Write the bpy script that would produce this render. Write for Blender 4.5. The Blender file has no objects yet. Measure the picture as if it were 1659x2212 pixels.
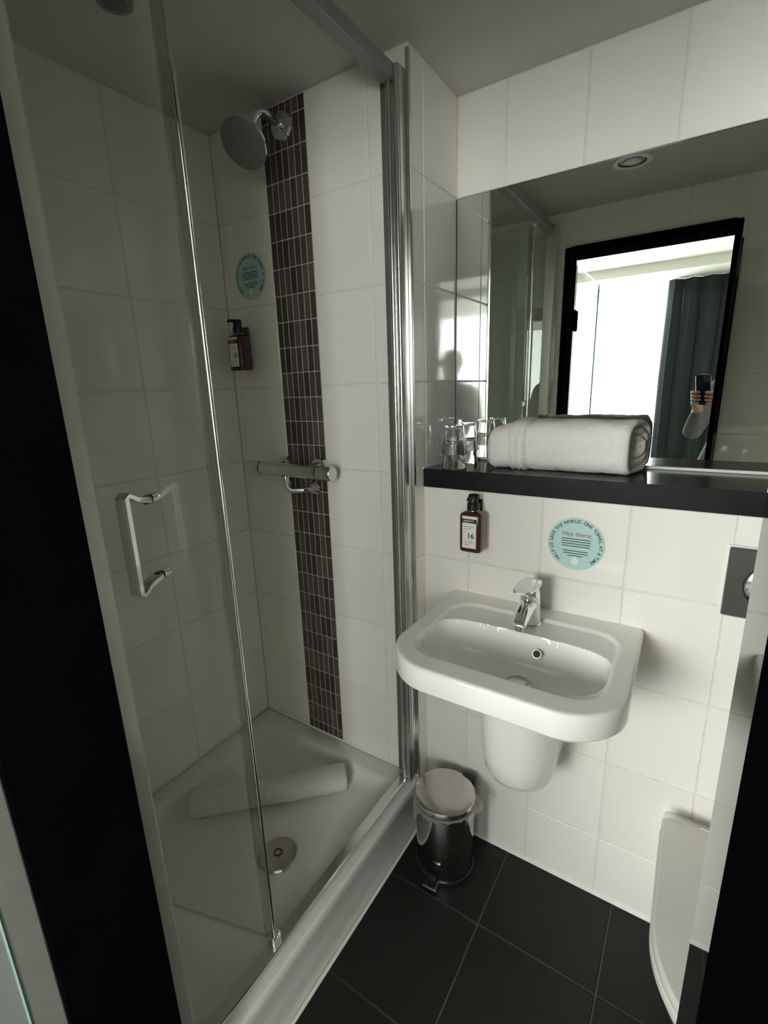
import bpy, math, random
from mathutils import Vector, Matrix, noise
random.seed(7)
S = bpy.context.scene
COL = S.collection

# ------------------------------------------------------------------ camera
CAM = Vector((0.6508, -1.4135, 1.4317))
YAW, PITCH, ROLL, FPX = math.radians(33.4564), math.radians(-14.3918), math.radians(-1.8497), 1032.237
_r = Vector((math.cos(YAW), math.sin(YAW), 0))
_d0 = Vector((-math.sin(YAW), math.cos(YAW), 0))
CD = (_d0 * math.cos(PITCH) + Vector((0, 0, 1)) * math.sin(PITCH)).normalized()
_u = _r.cross(CD).normalized()
CR = _r * math.cos(ROLL) + _u * math.sin(ROLL)
CU = -_r * math.sin(ROLL) + _u * math.cos(ROLL)
cd = bpy.data.cameras.new('camera')
cd.sensor_fit = 'VERTICAL'; cd.sensor_height = 24.0; cd.sensor_width = 24.0 * 1659 / 2212
cd.lens = FPX / 2212 * 24.0
cd.clip_start = 0.02; cd.clip_end = 50
cam = bpy.data.objects.new('camera', cd); COL.objects.link(cam)
_m = Matrix((CR, CU, -CD)).transposed().to_4x4(); _m.translation = CAM
cam.matrix_world = _m
S.camera = cam

# ------------------------------------------------------------------ world, daylight, exposure
w = bpy.data.worlds.new('sky'); S.world = w; w.use_nodes = True
w.node_tree.nodes['Background'].inputs[0].default_value = (0.80, 0.90, 1.0, 1)
w.node_tree.nodes['Background'].inputs[1].default_value = 3.0
ld = bpy.data.lights.new('window_daylight', 'AREA'); ld.shape = 'RECTANGLE'; ld.size = 1.95; ld.size_y = 1.25
ld.energy = 188; ld.spread = math.radians(140); ld.color = (1.0, 0.985, 0.925)
sun = bpy.data.objects.new('window_daylight', ld); COL.objects.link(sun)
sun.location = (-0.52, -4.50, 1.68); sun.rotation_euler = (math.radians(90), 0, 0)   # shines along +Y into the bedroom
l2 = bpy.data.lights.new('window_daylight_right', 'AREA'); l2.shape = 'RECTANGLE'; l2.size = 1.35; l2.size_y = 1.25
l2.energy = 106; l2.color = (1.0, 0.985, 0.925); l2.spread = math.radians(140)
sun2 = bpy.data.objects.new('window_daylight_right', l2); COL.objects.link(sun2)
sun2.location = (1.62, -4.50, 1.68); sun2.rotation_euler = (math.radians(90), 0, 0)
S.view_settings.view_transform = 'Standard'; S.view_settings.look = 'None'
S.view_settings.gamma = 1.0; S.view_settings.use_curve_mapping = False
S.view_settings.exposure = 0.0
S.cycles.use_denoising = True
S.cycles.max_bounces = 16; S.cycles.diffuse_bounces = 8; S.cycles.glossy_bounces = 8
S.cycles.transmission_bounces = 10; S.cycles.transparent_max_bounces = 16
S.cycles.caustics_reflective = False; S.cycles.caustics_refractive = False
S.cycles.sample_clamp_indirect = 10.0

# ------------------------------------------------------------------ materials
def nt(name):
    m = bpy.data.materials.new(name); m.use_nodes = True
    return m, m.node_tree.nodes, m.node_tree.links, m.node_tree.nodes['Principled BSDF']

def pmat(name, col, rough=0.5, metal=0.0, noise_amt=0.0, noise_scale=20.0, bump=0.0, bump_scale=60.0, coat=0.0, spec=0.5, trans=0.0, ior=1.5, vary=0.0, sheen=0.0):
    m, N, L, b = nt(name)
    b.inputs['Base Color'].default_value = (*col, 1); b.inputs['Roughness'].default_value = rough
    b.inputs['Metallic'].default_value = metal; b.inputs['Coat Weight'].default_value = coat
    b.inputs['Specular IOR Level'].default_value = spec; b.inputs['Transmission Weight'].default_value = trans
    b.inputs['IOR'].default_value = ior; b.inputs['Sheen Weight'].default_value = sheen
    tc = N.new('ShaderNodeTexCoord')
    if noise_amt > 0 or vary > 0:
        mix = N.new('ShaderNodeMixRGB'); mix.blend_type = 'MULTIPLY'; mix.inputs[0].default_value = 1.0
        mix.inputs[1].default_value = (*col, 1)
        rmp = N.new('ShaderNodeMapRange')
        if vary > 0:
            oi = N.new('ShaderNodeObjectInfo'); L.new(oi.outputs['Random'], rmp.inputs[0])
            rmp.inputs[3].default_value = 1 - vary; rmp.inputs[4].default_value = 1 + vary
        else:
            nz = N.new('ShaderNodeTexNoise'); nz.inputs['Scale'].default_value = noise_scale; nz.inputs['Detail'].default_value = 5
            L.new(tc.outputs['Object'], nz.inputs['Vector']); L.new(nz.outputs[0], rmp.inputs[0])
            rmp.inputs[1].default_value = 0.3; rmp.inputs[2].default_value = 0.7
            rmp.inputs[3].default_value = 1 - noise_amt; rmp.inputs[4].default_value = 1 + noise_amt
        L.new(rmp.outputs[0], mix.inputs[2]); L.new(mix.outputs[0], b.inputs['Base Color'])
    if bump > 0:
        nb = N.new('ShaderNodeTexNoise'); nb.inputs['Scale'].default_value = bump_scale; nb.inputs['Detail'].default_value = 3
        L.new(tc.outputs['Object'], nb.inputs['Vector'])
        bp = N.new('ShaderNodeBump'); bp.inputs['Strength'].default_value = bump; bp.inputs['Distance'].default_value = 0.01
        L.new(nb.outputs[0], bp.inputs['Height']); L.new(bp.outputs[0], b.inputs['Normal'])
    return m

def thin_glass(name, tint, rough=0.0, haze=0.0):
    m = bpy.data.materials.new(name); m.use_nodes = True; N = m.node_tree.nodes; L = m.node_tree.links
    N.remove(N['Principled BSDF']); out = N['Material Output']
    t = N.new('ShaderNodeBsdfTransparent'); t.inputs[0].default_value = (*tint, 1)
    g = N.new('ShaderNodeBsdfGlossy'); g.inputs[0].default_value = (1, 1, 1, 1); g.inputs[1].default_value = rough
    lw = N.new('ShaderNodeLayerWeight'); pw = N.new('ShaderNodeMath'); pw.operation = 'POWER'; pw.inputs[1].default_value = 5.0
    L.new(lw.outputs['Facing'], pw.inputs[0])
    f = N.new('ShaderNodeMath'); f.operation = 'MULTIPLY_ADD'; f.inputs[1].default_value = 0.96; f.inputs[2].default_value = 0.04; L.new(pw.outputs[0], f.inputs[0])
    mx = N.new('ShaderNodeMixShader'); L.new(f.outputs[0], mx.inputs[0]); L.new(t.outputs[0], mx.inputs[1]); L.new(g.outputs[0], mx.inputs[2])
    if haze > 0:      # pale diffuse and translucent haze mixed over the clear part
        df_ = N.new('ShaderNodeBsdfDiffuse'); df_.inputs[0].default_value = (0.8, 0.8, 0.78, 1)
        tr_ = N.new('ShaderNodeBsdfTranslucent'); tr_.inputs[0].default_value = (0.8, 0.8, 0.78, 1)
        m1 = N.new('ShaderNodeMixShader'); m1.inputs[0].default_value = 0.5; L.new(df_.outputs[0], m1.inputs[1]); L.new(tr_.outputs[0], m1.inputs[2])
        m2 = N.new('ShaderNodeMixShader'); m2.inputs[0].default_value = haze; L.new(mx.outputs[0], m2.inputs[1]); L.new(m1.outputs[0], m2.inputs[2])
        L.new(m2.outputs[0], out.inputs[0])
    else: L.new(mx.outputs[0], out.inputs[0])
    return m

def cloth_sheer(name):
    m = bpy.data.materials.new(name); m.use_nodes = True; N = m.node_tree.nodes; L = m.node_tree.links
    N.remove(N['Principled BSDF']); out = N['Material Output']
    t = N.new('ShaderNodeBsdfTransparent'); t.inputs[0].default_value = (1, 1, 1, 1)
    tr = N.new('ShaderNodeBsdfTranslucent'); tr.inputs[0].default_value = (0.9, 0.9, 0.9, 1)
    df = N.new('ShaderNodeBsdfDiffuse'); df.inputs[0].default_value = (0.9, 0.9, 0.88, 1)
    a = N.new('ShaderNodeMixShader'); a.inputs[0].default_value = 0.35; L.new(tr.outputs[0], a.inputs[1]); L.new(df.outputs[0], a.inputs[2])
    b = N.new('ShaderNodeMixShader'); b.inputs[0].default_value = 0.42; L.new(t.outputs[0], b.inputs[1]); L.new(a.outputs[0], b.inputs[2])
    L.new(b.outputs[0], out.inputs[0])
    return m

M = {}
M['tile'] = pmat('white_tile_glaze', (0.87, 0.86, 0.80), 0.07, bump=0.035, bump_scale=9, vary=0.02)
M['grout'] = pmat('grout', (0.74, 0.725, 0.665), 0.85, noise_amt=0.08, noise_scale=40)
M['mosaic'] = pmat('brown_mosaic_glaze', (0.086, 0.068, 0.059), 0.16, bump=0.05, bump_scale=30, vary=0.45)
M['mosaic_grout'] = pmat('mosaic_grout', (0.60, 0.56, 0.50), 0.8)
M['floor'] = pmat('black_floor_tile', (0.013, 0.013, 0.012), 0.45, noise_amt=0.12, noise_scale=30, spec=0.3, bump=0.04, bump_scale=120, vary=0.06)
M['floor_grout'] = pmat('floor_grout', (0.085, 0.078, 0.07), 0.9)
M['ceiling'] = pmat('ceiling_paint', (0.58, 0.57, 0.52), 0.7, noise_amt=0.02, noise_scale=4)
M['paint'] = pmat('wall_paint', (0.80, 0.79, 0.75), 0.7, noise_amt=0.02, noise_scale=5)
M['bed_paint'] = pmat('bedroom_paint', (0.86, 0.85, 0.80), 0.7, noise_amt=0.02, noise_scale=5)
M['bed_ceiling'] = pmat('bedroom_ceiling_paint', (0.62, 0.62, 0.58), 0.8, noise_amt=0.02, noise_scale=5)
M['ceramic'] = pmat('white_ceramic', (0.89, 0.885, 0.845), 0.05, noise_amt=0.01, noise_scale=6)
M['acrylic'] = pmat('white_acrylic', (0.74, 0.735, 0.71), 0.18, noise_amt=0.015, noise_scale=8)
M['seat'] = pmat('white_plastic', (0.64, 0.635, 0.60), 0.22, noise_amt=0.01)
M['chrome'] = pmat('chrome', (0.80, 0.80, 0.80), 0.06, 1.0, noise_amt=0.02)
M['satin'] = pmat('satin_aluminium', (0.72, 0.72, 0.70), 0.2, 1.0, noise_amt=0.03)
M['pale_alu'] = pmat('pale_aluminium', (0.70, 0.70, 0.67), 0.22, 0.6, noise_amt=0.03)
M['pale_grey'] = pmat('pale_grey_plastic', (0.21, 0.22, 0.20), 0.45, noise_amt=0.05)
M['rail_grey'] = pmat('dull_grey_rail', (0.27, 0.27, 0.25), 0.4, noise_amt=0.04)
M['steel'] = pmat('brushed_steel', (0.62, 0.60, 0.57), 0.22, 1.0, noise_amt=0.06, noise_scale=60)
M['steel_body'] = pmat('polished_steel', (0.50, 0.50, 0.49), 0.10, 1.0, noise_amt=0.03)
M['black_frame'] = pmat('black_painted_metal', (0.0022, 0.0026, 0.003), 0.6, noise_amt=0.1, spec=0.0)
M['black_gloss'] = pmat('black_glass_lining', (0.006, 0.006, 0.006), 0.03, bump=0.01, bump_scale=12, ior=1.3)
M['shelf'] = pmat('black_shelf_laminate', (0.018, 0.019, 0.020), 0.14, noise_amt=0.25, noise_scale=25, bump=0.01, bump_scale=18)
M['shelf_edge'] = pmat('black_shelf_edge', (0.012, 0.013, 0.0135), 0.45, noise_amt=0.3, noise_scale=14, spec=0.12)
M['black_plastic'] = pmat('black_plastic', (0.012, 0.012, 0.012), 0.3, noise_amt=0.1)
M['grey_seal'] = pmat('grey_seal', (0.12, 0.125, 0.12), 0.4, noise_amt=0.1)
M['amber'] = pmat('amber_bottle', (0.055, 0.018, 0.007), 0.10, noise_amt=0.2, noise_scale=12, coat=0.5)
M['label'] = pmat('label_paper', (0.80, 0.80, 0.76), 0.5, noise_amt=0.02)
M['ink'] = pmat('black_ink', (0.015, 0.015, 0.017), 0.6, noise_amt=0.1)
M['ink_grey'] = pmat('grey_ink', (0.25, 0.25, 0.25), 0.6, noise_amt=0.1)
M['teal'] = pmat('teal_sticker', (0.47, 0.68, 0.65), 0.35, noise_amt=0.03)
M['teal_ink'] = pmat('dark_teal_ink', (0.02, 0.045, 0.055), 0.5, noise_amt=0.1)
M['red_ink'] = pmat('red_ink', (0.30, 0.05, 0.07), 0.5, noise_amt=0.1)
M['towel'] = pmat('white_terry', (0.90, 0.89, 0.85), 0.95, bump=0.45, bump_scale=480, sheen=0.3, noise_amt=0.05, noise_scale=300)
M['mat'] = pmat('cream_terry', (0.74, 0.73, 0.65), 0.95, bump=0.8, bump_scale=200, noise_amt=0.05, noise_scale=120)
M['silicone'] = pmat('white_silicone', (0.85, 0.84, 0.80), 0.3, noise_amt=0.02)
M['gunmetal'] = pmat('grey_metal_plate', (0.27, 0.27, 0.26), 0.2, 0.85, noise_amt=0.04)
M['hole'] = pmat('dark_recess', (0.03, 0.03, 0.03), 0.6, noise_amt=0.1)
M['glass'] = pmat('clear_glass', (1, 1, 1), 0.0, trans=1.0, ior=1.45)
M['shower_glass'] = thin_glass('shower_glass', (0.945, 0.965, 0.95), haze=0.055)
M['clear_seal'] = thin_glass('clear_seal', (0.86, 0.87, 0.86), 0.15)
M['door_glass'] = thin_glass('door_glass', (0.95, 0.97, 0.965))
M['glass_edge'] = pmat('teal_glass_edge', (0.20, 0.42, 0.38), 0.2, noise_amt=0.05)
M['liner'] = thin_glass('bin_liner', (0.95, 0.95, 0.93), 0.25, haze=0.42)
M['lamp_glass'] = pmat('frosted_lamp_lens', (0.75, 0.75, 0.72), 0.3, noise_amt=0.02)
M['white_metal'] = pmat('white_lamp_ring', (0.78, 0.78, 0.75), 0.35, noise_amt=0.02)
M['sheer'] = cloth_sheer('sheer_voile')
M['curtain'] = pmat('dark_green_velvet', (0.006, 0.015, 0.0155), 0.85, sheen=0.03, noise_amt=0.15, noise_scale=30)
M['carpet'] = pmat('grey_carpet', (0.20, 0.19, 0.18), 0.95, noise_amt=0.2, noise_scale=200)
M['skin'] = pmat('skin', (0.27, 0.15, 0.11), 0.5, noise_amt=0.05)
M['hair'] = pmat('dark_hair', (0.03, 0.02, 0.015), 0.6, noise_amt=0.2)
M['sweater'] = pmat('grey_knit', (0.075, 0.078, 0.083), 0.9, noise_amt=0.15, noise_scale=120)
M['trousers'] = pmat('dark_denim', (0.03, 0.035, 0.05), 0.9, noise_amt=0.15, noise_scale=90)
M['phone'] = pmat('dark_phone_glass', (0.012, 0.016, 0.03), 0.12, noise_amt=0.1)
_m, _N, _L, _b = nt('mirror_silver')
_b.inputs['Base Color'].default_value = (0.90, 0.96, 0.90, 1); _b.inputs['Metallic'].default_value = 1; _b.inputs['Roughness'].default_value = 0.0
M['mirror'] = _m

# ------------------------------------------------------------------ mesh helpers
class MB:
    def __init__(s): s.v = []; s.f = []; s.mi = []; s.cur = 0
    def add(s, vs, fs):
        o = len(s.v); s.v += [Vector(v) for v in vs]; s.f += [tuple(i + o for i in f) for f in fs]; s.mi += [s.cur] * len(fs)
        return s
    def box(s, a, b, bev=0.0):
        x0, y0, z0 = a; x1, y1, z1 = b
        if bev <= 0:
            return s.add([(x0, y0, z0), (x1, y0, z0), (x1, y1, z0), (x0, y1, z0), (x0, y0, z1), (x1, y0, z1), (x1, y1, z1), (x0, y1, z1)],
                         [(0, 3, 2, 1), (4, 5, 6, 7), (0, 1, 5, 4), (1, 2, 6, 5), (2, 3, 7, 6), (3, 0, 4, 7)])
        rings = []
        for z, i in ((z0, bev), (z0 + bev, 0), (z1 - bev, 0), (z1, bev)):
            xa, xb, ya, yb = x0 + i, x1 - i, y0 + i, y1 - i; c = bev
            rings.append([(xa + c, ya, z), (xb - c, ya, z), (xb, ya + c, z), (xb, yb - c, z), (xb - c, yb, z), (xa + c, yb, z), (xa, yb - c, z), (xa, ya + c, z)])
        return s.loft(rings)
    def loft(s, rings, cap0=True, cap1=True, close=True):
        n = len(rings[0]); vs = [p for r in rings for p in r]; fs = []
        for k in range(len(rings) - 1):
            for i in range(n if close else n - 1):
                j = (i + 1) % n
                fs.append((k * n + i, k * n + j, (k + 1) * n + j, (k + 1) * n + i))
        if cap0: fs.append(tuple(range(n - 1, -1, -1)))
        if cap1: fs.append(tuple((len(rings) - 1) * n + i for i in range(n)))
        return s.add(vs, fs)
    def lathe(s, prof, c=(0, 0, 0), seg=48, axis='Z', cap0=True, cap1=True):
        rings = []
        for r, h in prof:
            ring = []
            for i in range(seg):
                a = 2 * math.pi * i / seg; u, v = r * math.cos(a), r * math.sin(a)
                if axis == 'Z': p = (c[0] + u, c[1] + v, c[2] + h)
                elif axis == 'Y': p = (c[0] + u, c[1] - h, c[2] + v)      # axis points to -Y
                else: p = (c[0] + h, c[1] + u, c[2] + v)
                ring.append(p)
            rings.append(ring)
        return s.loft(rings, cap0, cap1)
    def tube(s, pts, rad, seg=20, cap=True):
        pts = [Vector(p) for p in pts]; n = len(pts)
        if not isinstance(rad, (list, tuple)): rad = [rad] * n
        rings = []; up = None
        for k in range(n):
            t = (pts[min(k + 1, n - 1)] - pts[max(k - 1, 0)]).normalized()
            if up is None:
                up = Vector((0, 0, 1)) if abs(t.z) < 0.9 else Vector((1, 0, 0))
            a = t.cross(up).normalized(); b = a.cross(t).normalized(); up = b
            rings.append([pts[k] + rad[k] * (a * math.cos(2 * math.pi * i / seg) + b * math.sin(2 * math.pi * i / seg)) for i in range(seg)])
        return s.loft(rings, cap, cap)
    def disc(s, c, n, r, th, seg=48, prof=None):
        n = Vector(n).normalized(); a = n.orthogonal().normalized(); b = n.cross(a); c = Vector(c)
        prof = prof or [(r * 0.98, 0), (r, th * 0.2), (r, th * 0.8), (r * 0.98, th)]
        return s.loft([[c + n * h + rr * (a * math.cos(2 * math.pi * i / seg) + b * math.sin(2 * math.pi * i / seg)) for i in range(seg)] for rr, h in prof])
    def xf(s, mat): s.v = [mat @ v for v in s.v]; return s
    def build(s, name, mats, parent=None, smooth=True, angle=35, loc=(0, 0, 0)):
        off = Vector(loc)
        me = bpy.data.meshes.new(name); me.from_pydata([tuple(v - off) for v in s.v], [], s.f)
        mats = mats if isinstance(mats, (list, tuple)) else [mats]
        for m in mats: me.materials.append(M[m] if isinstance(m, str) else m)
        if len(mats) > 1: me.polygons.foreach_set('material_index', s.mi)
        me.update()
        import bmesh
        bm = bmesh.new(); bm.from_mesh(me); bmesh.ops.recalc_face_normals(bm, faces=bm.faces[:])
        if smooth:
            for f in bm.faces: f.smooth = True
            for e in bm.edges:
                if len(e.link_faces) == 2 and e.calc_face_angle(0) > math.radians(angle): e.smooth = False
        bm.to_mesh(me); bm.free()
        o = bpy.data.objects.new(name, me); COL.objects.link(o); o.location = off
        if parent is not None: o.parent = parent; o.location = off - parent.location if off.length else -parent.location
        return o

def part(name, mb, mats, parent, **k):
    o = mb.build(name, mats, None, **k)
    wl = Vector(parent.location); q_ = parent.parent
    while q_ is not None: wl += q_.location; q_ = q_.parent
    o.parent = parent; o.location = -wl
    return o

def tag(o, label, cat, group=None):
    o['label'] = label; o['category'] = cat
    if group: o['group'] = group
    return o
def thing(name, loc, label, cat, group=None):
    o = bpy.data.objects.new(name, None); COL.objects.link(o); o.location = loc; o.empty_display_size = 0.05
    return tag(o, label, cat, group)
def struct(o, label):
    o['kind'] = 'structure'; o['label'] = label; return o
def copy_tree(o, loc, parent=None):
    c = o.copy(); COL.objects.link(c)
    if parent is None: c.location = loc
    else: c.parent = parent
    for ch in [x for x in o.children]: copy_tree(ch, None, c)
    return c

def rrect(x0, x1, y0, y1, rad, z, n=10):
    """rounded rectangle ring; rad = (r at x0y0, x1y0, x1y1, x0y1)"""
    if not isinstance(rad, (tuple, list)): rad = (rad,) * 4
    out = []
    for (cx, cy, a0), r in zip(((x0, y0, 180), (x1, y0, 270), (x1, y1, 0), (x0, y1, 90)), rad):
        px = cx + (r if cx == x0 else -r); py = cy + (r if cy == y0 else -r)
        for i in range(n + 1):
            a = math.radians(a0 + 90 * i / n); out.append(Vector((px + r * math.cos(a), py + r * math.sin(a), z)))
    return out
def sstep(a, b, x):
    t = max(0.0, min(1.0, (x - a) / (b - a))); return t * t * (3 - 2 * t)

# ------------------------------------------------------------------ tiles
TM = {}
def tile_mesh(wd, h, mat, th=0.006, bev=0.0016, name='tile'):
    k = (round(wd, 4), round(h, 4), mat, th)
    if k in TM: return TM[k]
    a, b = wd / 2, h / 2
    mb = MB()
    vs = [(-a, th, -b), (a, th, -b), (a, th, b), (-a, th, b), (-a, bev, -b), (a, bev, -b), (a, bev, b), (-a, bev, b),
          (-a + bev, 0, -b + bev), (a - bev, 0, -b + bev), (a - bev, 0, b - bev), (-a + bev, 0, b - bev)]
    fs = [(8, 9, 10, 11)]
    for i in range(4):
        j = (i + 1) % 4; fs += [(4 + i, 4 + j, 8 + j, 8 + i), (i, j, 4 + j, 4 + i)]
    me = bpy.data.meshes.new(name); me.from_pydata(vs, [], fs); me.materials.append(M[mat]); me.update()
    import bmesh
    bm = bmesh.new(); bm.from_mesh(me); bmesh.ops.recalc_face_normals(bm, faces=bm.faces[:])
    cen = Vector((0, th / 2, 0))
    if sum((f.calc_center_median() - cen).dot(f.normal) for f in bm.faces) < 0:
        for f in bm.faces: f.normal_flip()
    bm.to_mesh(me); bm.free()
    TM[k] = me
    return me
def put_tile(parent, me, loc, rotz=0, rotx=0, name='tile'):
    o = bpy.data.objects.new(name, me); COL.objects.link(o); o.parent = parent
    o.location = Vector(loc) - parent.location; o.rotation_euler = (rotx, 0, rotz)
    # tiny unevenness, as in any tiled wall
    return o
TW, TH, ZR0, JT = 0.2, 0.2498, 0.9491, 0.0036
def cuts(a, b, ref, pitch):
    k0 = math.ceil((a - ref) / pitch + 1e-6); out = [a]
    k = k0
    while ref + k * pitch < b - 1e-6:
        out.append(ref + k * pitch); k += 1
    out.append(b)
    return out
def tile_plane(parent, mapf, rotz, us, zs, skip=None, mat='tile', j=JT, name='tile', th=0.006):
    for u0, u1 in zip(us, us[1:]):
        for z0, z1 in zip(zs, zs[1:]):
            if skip and skip((u0 + u1) / 2, (z0 + z1) / 2): continue
            wd, h = u1 - u0 - j, z1 - z0 - j
            if wd < 0.006 or h < 0.006: continue
            put_tile(parent, tile_mesh(wd, h, mat, th, name=name), mapf((u0 + u1) / 2, (z0 + z1) / 2), rotz, name=name)
ZC = 2.196
ZROWS = cuts(0.0, ZC, ZR0, TH)
XREF = 0.1407
YS, YL, YD = -0.269, -0.214, -1.15
XL, XR = -0.70, 1.20

# ------------------------------------------------------------------ the room
# mirror wall
o = struct(MB().box((-0.0015, 0.0015, 1.10), (XR, 0.12, ZC)).build('wall_back', 'grout', smooth=False), 'white tiled wall behind the mirror')
tile_plane(o, lambda u, z: (u, 0, z), 0, cuts(0.0, XR, XREF, TW), [1.9487, ZC])
tile_plane(o, lambda u, z: (u, 0, z), 0, cuts(0.0, XR, XREF, TW), [1.2, 1.4487, 1.6985, 1.9487])
# boxed-out lower wall
o = struct(MB().box((-0.0015, YL + 0.0015, 0), (XR, 0.12, 1.157)).build('wall_ledge', 'grout', smooth=False), 'white tiled boxed-out lower wall under the black shelf')
tile_plane(o, lambda u, z: (u, YL, z), 0, cuts(0.0, XR, XREF, TW), [z for z in ZROWS if z < 1.157] + [1.157])
# shower back wall and its return
o = struct(MB().box((-0.76, YS + 0.0015, 0), (-0.0015, 0.12, ZC)).build('wall_shower', 'grout', smooth=False), 'white tiled shower wall with brown mosaic strip')
WS = o
XS0, XS1 = -0.478, -0.317
zsh = cuts(0.19, ZC, ZR0, TH)
tile_plane(o, lambda u, z: (u, YS, z), 0, [XL, XS0 - 0.2, XS0], zsh)
tile_plane(o, lambda u, z: (u, YS, z), 0, [XS1, XS1 + 0.199, 0.0], zsh)
tile_plane(o, lambda u, z: (0, u, z), math.radians(90), [YS, -0.2], ZROWS)
tile_plane(o, lambda u, z: (0, u, z), math.radians(90), [-0.2, 0.0], [1.21] + [z for z in ZROWS if z > 1.21])
part('mosaic_backing', MB().box((XS0 + 0.001, YS + 0.0011, 0.19), (XS1 - 0.001, YS + 0.004, ZC)), 'mosaic_grout', o, smooth=False)
mz = [ZC - 0.002] + [2.1586 - 0.07424 * k for k in range(0, 27)] + [0.192]
mx = [XS0 + (XS1 - XS0) * i / 7 for i in range(8)]
for z1, z0 in zip(mz, mz[1:]):
    for a, b in zip(mx, mx[1:]):
        if z1 - z0 < 0.01: continue
        put_tile(o, tile_mesh(b - a - 0.0022, z1 - z0 - 0.0022, 'mosaic', 0.005, 0.001, 'mosaic_tile'), ((a + b) / 2, YS, (z0 + z1) / 2), random.uniform(-0.012, 0.012), random.uniform(-0.004, 0.004), name='mosaic_tile')
# shower side wall
o = struct(MB().box((XL - 0.1, YD, 0), (XL - 0.0015, YS, ZC)).build('wall_left', 'grout', smooth=False), 'white tiled side wall of the shower')
tile_plane(o, lambda u, z: (XL, u, z), math.radians(90), cuts(YD, YS, YS - 0.13, TW), zsh)
# wall with the doorway
FX0, FX1, FZ = 0.03, 0.71, 2.045
YO = -1.28
mb = MB()
mb.box((XL - 0.1, YO, 0), (FX0, YD - 0.0015, ZC)); mb.box((FX1, YO, 0), (XR + 0.1, YD - 0.0015, ZC)); mb.box((FX0, YO, FZ), (FX1, YD - 0.0015, ZC))
o = struct(mb.build('wall_door', 'paint', smooth=False), 'white tiled wall around the doorway')
def rot180(u, z): return (u, YD, z)
tile_plane(o, rot180, math.pi, cuts(XL, FX0, 0.01, TW), zsh)
tile_plane(o, rot180, math.pi, cuts(FX1, XR, 0.72, TW)[0:1] + cuts(0.72, XR, 0.72, TW), ZROWS)
tile_plane(o, rot180, math.pi, cuts(FX0, FX1, 0.12, TW), [FZ, ZC])
o = struct(MB().box((XR + 0.0015, YD, 0), (XR + 0.1, 0.12, ZC)).build('wall_right', 'grout', smooth=False), 'white tiled wall beyond the toilet')
tile_plane(o, lambda u, z: (XR, u, z), math.radians(-90), cuts(YD, YL, YL - 0.13, TW), ZROWS)
tile_plane(o, lambda u, z: (XR, u, z), math.radians(-90), [YL, 0.0], [1.21] + [z for z in ZROWS if z > 1.21])
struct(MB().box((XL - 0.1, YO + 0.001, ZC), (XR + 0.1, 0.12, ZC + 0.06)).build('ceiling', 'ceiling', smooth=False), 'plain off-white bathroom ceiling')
fl = struct(MB().box((XL - 0.1, YO, -0.06), (XR + 0.1, 0.1, -0.003)).build('floor', 'floor_grout', smooth=False), 'black tiled bathroom floor')
fxs = cuts(-0.05, XR, 0.2894, 0.3013); fys = cuts(YO, YL, -0.4684, 0.3)
for a, b in zip(fxs, fxs[1:]):
    for c, d in zip(fys, fys[1:]):
        if b - a < 0.02 or d - c < 0.02: continue
        put_tile(fl, tile_mesh(b - a - 0.005, d - c - 0.005, 'floor', 0.007, 0.001, 'floor_tile'), ((a + b) / 2, (c + d) / 2, 0), 0, math.radians(-90), name='floor_tile')
# silicone beads and tile trim
struct(MB().tube([(0.0, YL - 0.001, 0.003), (XR, YL - 0.001, 0.003)], 0.005, 8).build('trim_1', 'silicone'), 'white silicone bead between lower wall and floor')
struct(MB().tube([(0.0065, YS, 0.003), (0.0065, YD, 0.003)], 0.005, 8).build('trim_2', 'silicone'), 'white silicone bead along the foot of the shower tray')
struct(MB().box((-0.007, YS - 0.0035, 0.0), (0.0022, YS + 0.006, ZC - 0.012), 0.001).build('trim_3', 'satin'), 'metal tile trim on the outer corner beside the shower')
struct(MB().tube([(XL, YS - 0.001, 0.191), (0, YS - 0.001, 0.191)], 0.004, 8).build('trim_4', 'silicone'), 'white silicone bead where shower wall meets tray')

# ------------------------------------------------------------------ door frame, glass door
df = bpy.data.objects.new('door_1', None); COL.objects.link(df); df.location = (0.37, -1.2, 0)
struct(df, 'black metal frame of the bathroom doorway')
part('jamb', MB().box((FX0, YO - 0.004, 0), (0.058, YD - 0.004, FZ), 0.002), 'black_frame', df)
part('jamb', MB().box((0.686, YO - 0.004, 0), (FX1, YD - 0.012, FZ), 0.002), 'black_frame', df)
part('head', MB().box((0.058, YO - 0.004, 2.012), (0.686, YD + 0.012, FZ), 0.002), 'black_frame', df)
part('lining_panel', MB().box((0.700, YD - 0.012, 0.0), (0.712, -0.952, 1.93), 0.001), 'black_gloss', df)
gd = thing('glass_door', (0.05, -1.30, 0.0), 'clear glass door leaf with teal edges swung out from the doorway', 'door')
mb = MB(); a, b = (0.046, -1.93, 0.012), (0.056, -1.318, 2.0)
mb.box(a, b); mb.mi = [1, 1, 1, 0, 1, 0]
part('pane', mb, ['door_glass', 'glass_edge'], gd, smooth=False)
for z in (0.25, 1.74):
    h = part('hinge', MB().box((0.038, -1.36, z - 0.05), (0.064, -1.285, z + 0.05), 0.003), 'black_frame', gd)
part('seal_strip', MB().box((0.034, -1.317, 0.012), (0.054, -1.2845, 2.0), 0.002), 'pale_grey', gd)

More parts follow.
